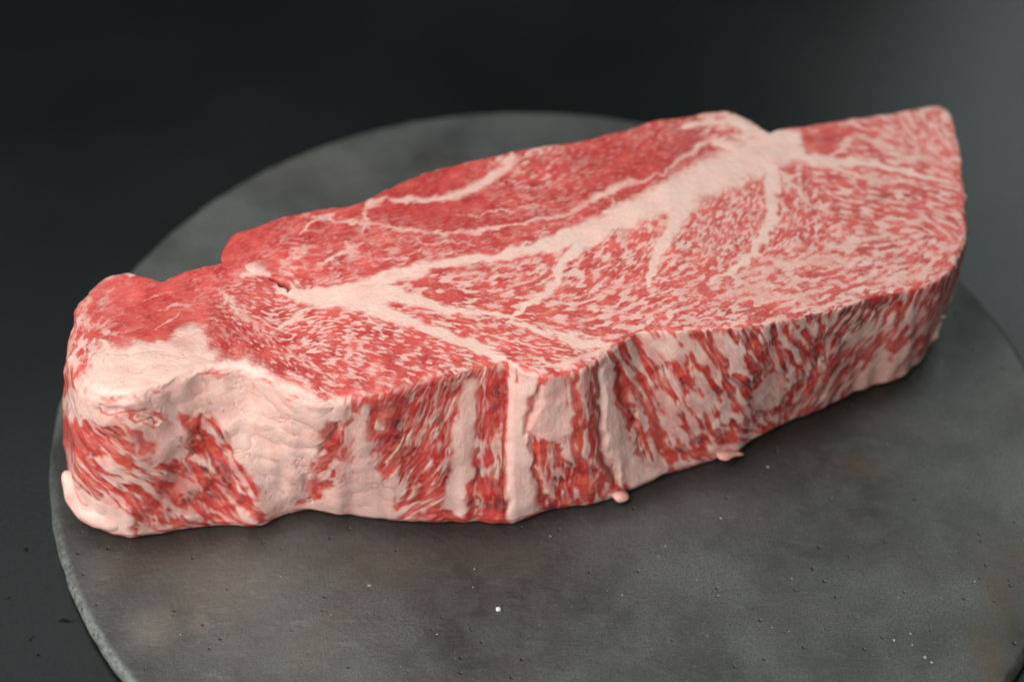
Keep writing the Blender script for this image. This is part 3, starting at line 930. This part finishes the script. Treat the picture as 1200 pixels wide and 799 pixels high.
FAT = both(fatT, fatS)
DEEP = both(deepT, deepS)
WARM = both(warmT * 0.5, warmS)
HGT = both(heightT, heightS)
# a thin brighter lip where the knife left the edge
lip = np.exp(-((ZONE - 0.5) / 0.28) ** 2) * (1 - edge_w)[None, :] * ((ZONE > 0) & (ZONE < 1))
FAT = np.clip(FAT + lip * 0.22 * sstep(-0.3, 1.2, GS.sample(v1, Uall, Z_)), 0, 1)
du = np.roll(PP, -1, 1) - np.roll(PP, 1, 1)
dv = np.zeros_like(PP)
dv[1:-1] = PP[2:] - PP[:-2]
dv[0], dv[-1] = PP[1] - PP[0], PP[-1] - PP[-2]
nn = np.cross(du, dv)
nn /= np.linalg.norm(nn, axis=2)[..., None] + 1e-12
sg = np.sign(nn[RS + NARC:RS + NARC + 40, :, 2].mean())
nn[RS + NARC:] = (0, 0, sg)            # the top is level; rings crowd together near the spine
if nn[-50:, :, 2].mean() < 0:
    nn = -nn
    FLIP = True
else:
    FLIP = False
hw = sstep(0, 0.004, PP[..., 2] - 0.0008)
hid = np.broadcast_to(1 - sstep(0.0, 0.02, HGT * 0), X_.shape)
last = np.ones(X_.shape)
PD = PP + nn * (HGT * hw)[..., None]
# gentle swell of the top and a shallow dip at the left shoulder
sw = np.zeros(X_.shape)
for px, py, ax, amp in [(285, 385, .020, -.0022), (200, 350, .020, -.0012), (450, 300, .03, .0010), (232, 326, .008, -.0012), (180, 420, .018, .0016), (600, 360, .05, -.0008), (345, 330, .008, -.0015), (150, 345, .012, -.002)]:
    x0, y0 = top_xy(px, py)
    sw += amp * np.exp(-0.5 * ((X_ - x0) ** 2 + (Y_ - y0) ** 2) / ax ** 2)
PD[..., 2] += sw * sstep(0.02, 0.055, Z_)
if FLIP:
    PD = PD[:, ::-1]
    FAT, DEEP, WARM = FAT[:, ::-1], DEEP[:, ::-1], WARM[:, ::-1]

beef = bpy.data.objects.new("beef_cut", None)
sc.collection.objects.link(beef)
beef.empty_display_size = 0.02
beef['label'] = 'thick raw slab of heavily marbled red and white beef lying on the round dark slab'
beef['category'] = 'raw beef'
body = grid_mesh("meat_body", PD, {"fat": FAT, "deep": DEEP, "warm": WARM}, MEAT, close_u=True, cap=['first'], parent=beef)

rim_px = np.array([(57, 525), (60, 560), (68, 600), (80, 655), (95, 700), (115, 752), (135, 790), (64, 480), (72, 455),
                   (165, 305), (210, 262), (260, 230), (300, 204), (350, 180), (400, 162), (450, 148), (500, 138),
                   (550, 133), (600, 130), (650, 131), (700, 135), (750, 140), (1110, 323), (1122, 330), (1160, 361),
                   (1200, 409), (1232, 470), (1246, 560), (1236, 660), (1205, 770)], float)
rx, ry = unp(rim_px[:, 0], rim_px[:, 1])
ra = np.arctan2(ry - BC[1], rx - BC[0])
rr = np.hypot(rx - BC[0], ry - BC[1])
A = [np.ones_like(ra)]
for k in (1, 2, 3):
    A += [np.cos(k * ra), np.sin(k * ra)]
A = np.stack(A, 1)
co = np.linalg.solve(A.T @ A + np.diag([0] + [0.05] * 6), A.T @ rr)
NA = 900
an = np.linspace(0, 2 * np.pi, NA, endpoint=False)
Rr = co[0] + sum(co[2 * k - 1] * np.cos(k * an) + co[2 * k] * np.sin(k * an) for k in (1, 2, 3))
chip = np.zeros(NA)
for k in range(30, 150):
    chip += rng.normal() * np.cos(k * an + rng.uniform(0, 6.28)) / k ** 1.1
chip *= 0.00009 / chip.std()
ring_r = np.concatenate([np.linspace(0.02, 0.93, 130), np.linspace(0.94, 1.0, 26)])
rows, rimv, stn, plv, wet = [], [], [], [], []
RIMA = 0.12 + 0.78 * np.exp(-((np.mod(an, 2 * np.pi) - math.radians(212)) / 0.62) ** 2)     # worn pale only along one stretch
STAINS = [(190, 640, 70, 26, .9), (250, 655, 50, 22, .7), (440, 650, 90, 25, .5), (1003, 543, 16, 7, 1.0), (1010, 550, 30, 10, .5), (230, 690, 40, 30, .4),
          (560, 640, 70, 20, .4), (1172, 700, 16, 50, .8), (1160, 765, 16, 25, .9), (1188, 660, 12, 30, .7), (400, 215, 40, 15, .3)]
PALE = [(180, 735, 26, 20, .85), (235, 728, 14, 12, .75), (265, 690, 55, 38, .6), (330, 740, 60, 40, .4), (120, 650, 20, 40, .4), (700, 612, 60, 14, .28), (850, 600, 40, 12, .2), (740, 600, 30, 8, .3), (290, 760, 70, 30, .35), (380, 190, 60, 20, .25)]


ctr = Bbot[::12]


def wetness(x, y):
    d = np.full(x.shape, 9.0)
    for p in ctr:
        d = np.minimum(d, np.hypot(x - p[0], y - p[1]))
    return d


def blobs(lst, Xq, Yq):
    out = np.zeros(Xq.shape)
    for px, py, ax, ay, s_ in lst:
        x0, y0 = unp(px, py)
        wx = abs(unp(px + ax, py)[0] - x0)
        wy = abs(unp(px, py - ay)[1] - y0)
        out = np.maximum(out, s_ * np.exp(-0.5 * (((Xq - x0) / wx) ** 2 + ((Yq - y0) / wy) ** 2)))
    return out


for q in ring_r:
    e = (1 - q) * co[0]
    z = -0.0012 * np.clip(1 - e / 0.0022, 0, 1) ** 2
    r_ = Rr * q + chip * sstep(0.93, 1.0, q)
    x, y = BC[0] + r_ * np.cos(an), BC[1] + r_ * np.sin(an)
    rows.append(np.stack([x, y, z + chip * 0.5 * sstep(.97, 1, q)], -1))
    rimv.append(sstep(0.0030, 0.0004, e) * RIMA)
    stn.append(blobs(STAINS, x, y))
    plv.append(blobs(PALE, x, y))
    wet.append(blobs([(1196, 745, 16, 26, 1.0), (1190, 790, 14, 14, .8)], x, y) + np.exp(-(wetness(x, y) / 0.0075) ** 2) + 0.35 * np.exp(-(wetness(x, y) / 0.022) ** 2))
for dz, dr, rv in ((-0.0020, 0.0006, 0.8), (-0.0034, 0.0007, 0.35), (-0.0048, 0.0004, 0.3), (-0.0057, -0.0006, 0.1), (-0.0059, -0.02, 0)):
    r_ = Rr + chip * 1.3 + dr
    rows.append(np.stack([BC[0] + r_ * np.cos(an), BC[1] + r_ * np.sin(an), np.full(NA, dz)], -1))
    rimv.append(rv * RIMA)
    stn.append(np.full(NA, 0.3))
    plv.append(np.zeros(NA))
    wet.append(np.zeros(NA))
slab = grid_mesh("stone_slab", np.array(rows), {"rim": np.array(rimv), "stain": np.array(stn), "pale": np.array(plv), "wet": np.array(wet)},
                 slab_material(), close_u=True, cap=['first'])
# extra: the first ring's fan faces up
slab['label'] = 'thin round dark grey stone slab under the beef'
slab['category'] = 'serving slab'

# ------------------------------------------------------------------ flaps, lobes and frayed bits that stand off the body
def bnoise(p, seed, fr):
    r = np.random.default_rng(seed)
    out = np.zeros(p.shape[:-1])
    for k in range(10):
        d = r.normal(size=3) * fr
        out += np.sin(p @ d + r.uniform(0, 6.28)) / 3
    return out


def blob_tube(name, path, radii, fat, deep, label=None, flat=1.0, seed=0, wob=0.12, mat=None):
    """closed soft body swept along a path with its own radius at each point"""
    path = np.asarray(path, float)
    n = 34
    s_ = np.linspace(0, len(path) - 1, n)
    C3 = np.stack([np.interp(s_, np.arange(len(path)), path[:, k]) for k in range(3)], 1)
    for _ in range(3):
        C3[1:-1] = (C3[:-2] + 2 * C3[1:-1] + C3[2:]) / 4
    R_ = np.interp(s_, np.arange(len(path)), radii)
    e = np.linspace(0, 1, n)
    R_ = R_ * np.sqrt(np.clip(1 - np.abs(2 * e - 1) ** 3, 0, 1)) + 1e-5
    tn = np.gradient(C3, axis=0)
    tn /= np.linalg.norm(tn, axis=1)[:, None]
    upv = np.array([0, 0, 1.0])
    sd = np.cross(tn, upv)
    sd /= np.linalg.norm(sd, axis=1)[:, None] + 1e-9
    u3 = np.cross(sd, tn)
    a = np.linspace(0, 2 * np.pi, 28, endpoint=False)
    P = C3[:, None] + R_[:, None, None] * (np.cos(a)[None, :, None] * sd[:, None] + flat * np.sin(a)[None, :, None] * u3[:, None])
    nz = bnoise(P, seed, 420)
    dirv = P - C3[:, None]
    P = P + dirv * (wob * nz)[..., None]
    P[..., 2] = np.maximum(P[..., 2], 0.0012)
    fr = bnoise(P, seed + 5, 700)
    f_ = np.clip(fat + 0.18 * fr, 0, 1)
    o = grid_mesh(name, P[:, ::-1], {"fat": f_[:, ::-1], "deep": np.full(f_.shape, deep), "warm": np.full(f_.shape, 0.2)}, MEAT, close_u=True, cap=['first', 'last'], parent=beef)
    if label:
        o['label'] = label
    return o


def at(px, py, z):
    x_, y_ = unp(px, py, z)
    return (float(x_), float(y_), z)


blob_tube("fat_flap", [at(150, 612, .006), at(118, 602, .0065), at(95, 585, .0075), at(82, 566, .010), at(76, 551, .013)], [.0065, .0058, .0045, .0036, .0026], .93, .3, 'upturned pale fat flap at the lower left corner', .8, 1)
blob_tube("fat_flap", [at(108, 592, .010), at(100, 570, .014), at(93, 556, .017), at(92, 545, .019)], [.005, .0036, .0028, .0016], .62, .3, 'small pink fold beside the upturned fat flap', .6, 9)
blob_tube("fat_flap", [at(840, 534, .005), at(858, 531, .004), at(872, 532, .0025)], [.0024, .0016, .0006], .5, .5, 'pointed pale tip at the bottom edge', .5, 2, 0.35)
blob_tube("fat_nodule", [at(708, 566, .0050), at(722, 577, .0032), at(737, 584, .0022)], [.0026, .0021, .0015], .75, .3, 'small pale knob hanging at the bottom edge', .7, 3, 0.35)
blob_tube("fat_nodule", [at(229, 431, .0612), at(233, 432, .0613), at(237, 433, .0610)], [.0012, .0015, .0012], .97, .3, 'tiny white fat bead', .9, 4)
blob_tube("fat_nodule", [at(284, 314, .0608), at(300, 314, .0613), at(316, 318, .0608)], [.0014, .0027, .0018], 1, .3, 'oval white fat knob at the notch in the back edge', .6, 5)
blob_tube("fat_flap", [at(115, 452, .055), at(98, 452, .054), at(86, 458, .052)], [.0040, .0042, .0030], .80, .3, 'rolled pink fold on the upper left corner', .8, 6)
blob_tube("fat_flap", [at(350, 462, .0575), at(385, 476, .053), at(405, 482, .050)], [.004, .0050, .0030], .94, .2, 'rounded pale fat lip under the front edge', .9, 8, 0.2)


# frayed membrane at the right end: thin ragged sheet with real thickness
def membrane():
    top_l = [(1106, 345, .028), (1104, 362, .024), (1106, 378, .018), (1101, 385, .016), (1100, 396, .012), (1092, 400, .011), (1086, 410, .008), (1080, 420, .005)]
    inn = [(1096, 345, .030), (1093, 362, .025), (1088, 378, .020), (1085, 388, .017), (1080, 398, .013), (1075, 404, .012), (1070, 412, .009), (1064, 420, .006)]
    n = 60
    s_ = np.linspace(0, len(top_l) - 1, n)
    a = np.array([at(*p) for p in top_l])
    b = np.array([at(*p) for p in inn])
    A3 = np.stack([np.interp(s_, np.arange(len(a)), a[:, k]) for k in range(3)], 1)
    B3 = np.stack([np.interp(s_, np.arange(len(b)), b[:, k]) for k in range(3)], 1)
    r = np.random.default_rng(5)
    jag = 1 + 0.18 * r.normal(size=n) * (np.arange(n) % 2)
    A3 = B3 + (A3 - B3) * jag[:, None]
    m = 9
    w = np.linspace(0, 1, m)
    up = B3[:, None] * (1 - w[None, :, None]) + A3[:, None] * w[None, :, None]
    th = 0.0011 * (1 - w ** 2)[None, :, None]
    nz = (bnoise(up, 3, 500) * 0.0005)[..., None] * np.array([0.3, -0.6, 0.6])
    up = up + nz
    lo = up - np.array([0.2, -0.6, 0.7]) * (th + 0.00015)
    P = np.concatenate([up, lo[:, ::-1]], 1)
    f_ = np.clip(0.80 + 0.2 * bnoise(P, 8, 800), 0, 1)
    o = grid_mesh("membrane", P, {"fat": f_, "deep": np.full(f_.shape, .3), "warm": np.full(f_.shape, .6)}, MEAT, close_u=True, cap=['first', 'last'], parent=beef)
    o['label'] = 'thin ragged cream membrane at the right end'


membrane()

# ------------------------------------------------------------------ crumb on the slab and fine specks
def speck_material(name, c):
    m, nt, b = new_mat(name)
    geo = N(nt, 'ShaderNodeTexCoord').outputs['Object']
    nt.links.new(ramp(nt, noise(nt, geo, 2500, 2), [(0.3, tuple(v * 0.7 for v in c)), (0.7, c)]), b.inputs['Base Color'])
    b.inputs['Roughness'].default_value = 0.8
    return m


def pebble(cx, cy, r, seed):
    a = np.linspace(0, 2 * np.pi, 8, endpoint=False)
    q_ = np.random.default_rng(seed)
    rows_ = []
    for k, (rr_, zz) in enumerate([(0.8, -0.1), (1.0, .35), (.75, .8), (.2, 1.0)]):
        jr = 1 + 0.22 * q_.normal(size=8)
        rows_.append(np.stack([cx + r * rr_ * jr * np.cos(a), cy + r * rr_ * jr * np.sin(a), np.full(8, zz * r)], -1))
    return np.array(rows_)


cx, cy = unp(584, 714)
cr = grid_mesh("crumb", pebble(cx, cy, 0.0009, 1), None, speck_material("white_crumb", (0.75, 0.73, 0.68)), cap=['last', 'first'])
cr['label'] = 'tiny white crumb on the bare slab below the beef'
cr['category'] = 'crumb'
V, Fc = [], []
rs = np.random.default_rng(21)
spots = [(1084, 770, .8), (1092, 776, .6), (1048, 750, .6), (915, 500, .0), (508, 604, .5), (905, 735, .3), (1067, 742, .5), (432, 686, .5), (434, 686, .5), (645, 628, .4), (900, 547, .5), (845, 607, .45), (780, 640, .4), (1053, 700, .3)]
spots += [(rs.uniform(120, 1150), rs.uniform(650, 798), rs.uniform(.15, .4)) for _ in range(30)]
for i, (px, py, s_) in enumerate(spots):
    if s_ <= 0:
        continue
    x_, y_ = unp(px, py)
    if math.hypot(x_ - BC[0], y_ - BC[1]) > 0.152:
        continue
    P = pebble(float(x_), float(y_), 0.0007 * s_, 50 + i).reshape(-1, 3)
    b0 = len(V)
    V += [tuple(p) for p in P]
    for r_ in range(3):
        for k in range(8):
            Fc.append((b0 + r_ * 8 + k, b0 + r_ * 8 + (k + 1) % 8, b0 + (r_ + 1) * 8 + (k + 1) % 8, b0 + (r_ + 1) * 8 + k))
    Fc.append(tuple(b0 + 24 + k for k in range(8)))
me = bpy.data.meshes.new("dust_specks")
me.from_pydata(V, [], Fc)
me.materials.append(speck_material("pale_dust", (0.34, 0.34, 0.32)))
ds = bpy.data.objects.new("dust_specks", me)
sc.collection.objects.link(ds)
ds['kind'] = 'stuff'
ds['label'] = 'fine pale dust specks scattered over the dark slab'
ds['category'] = 'dust'
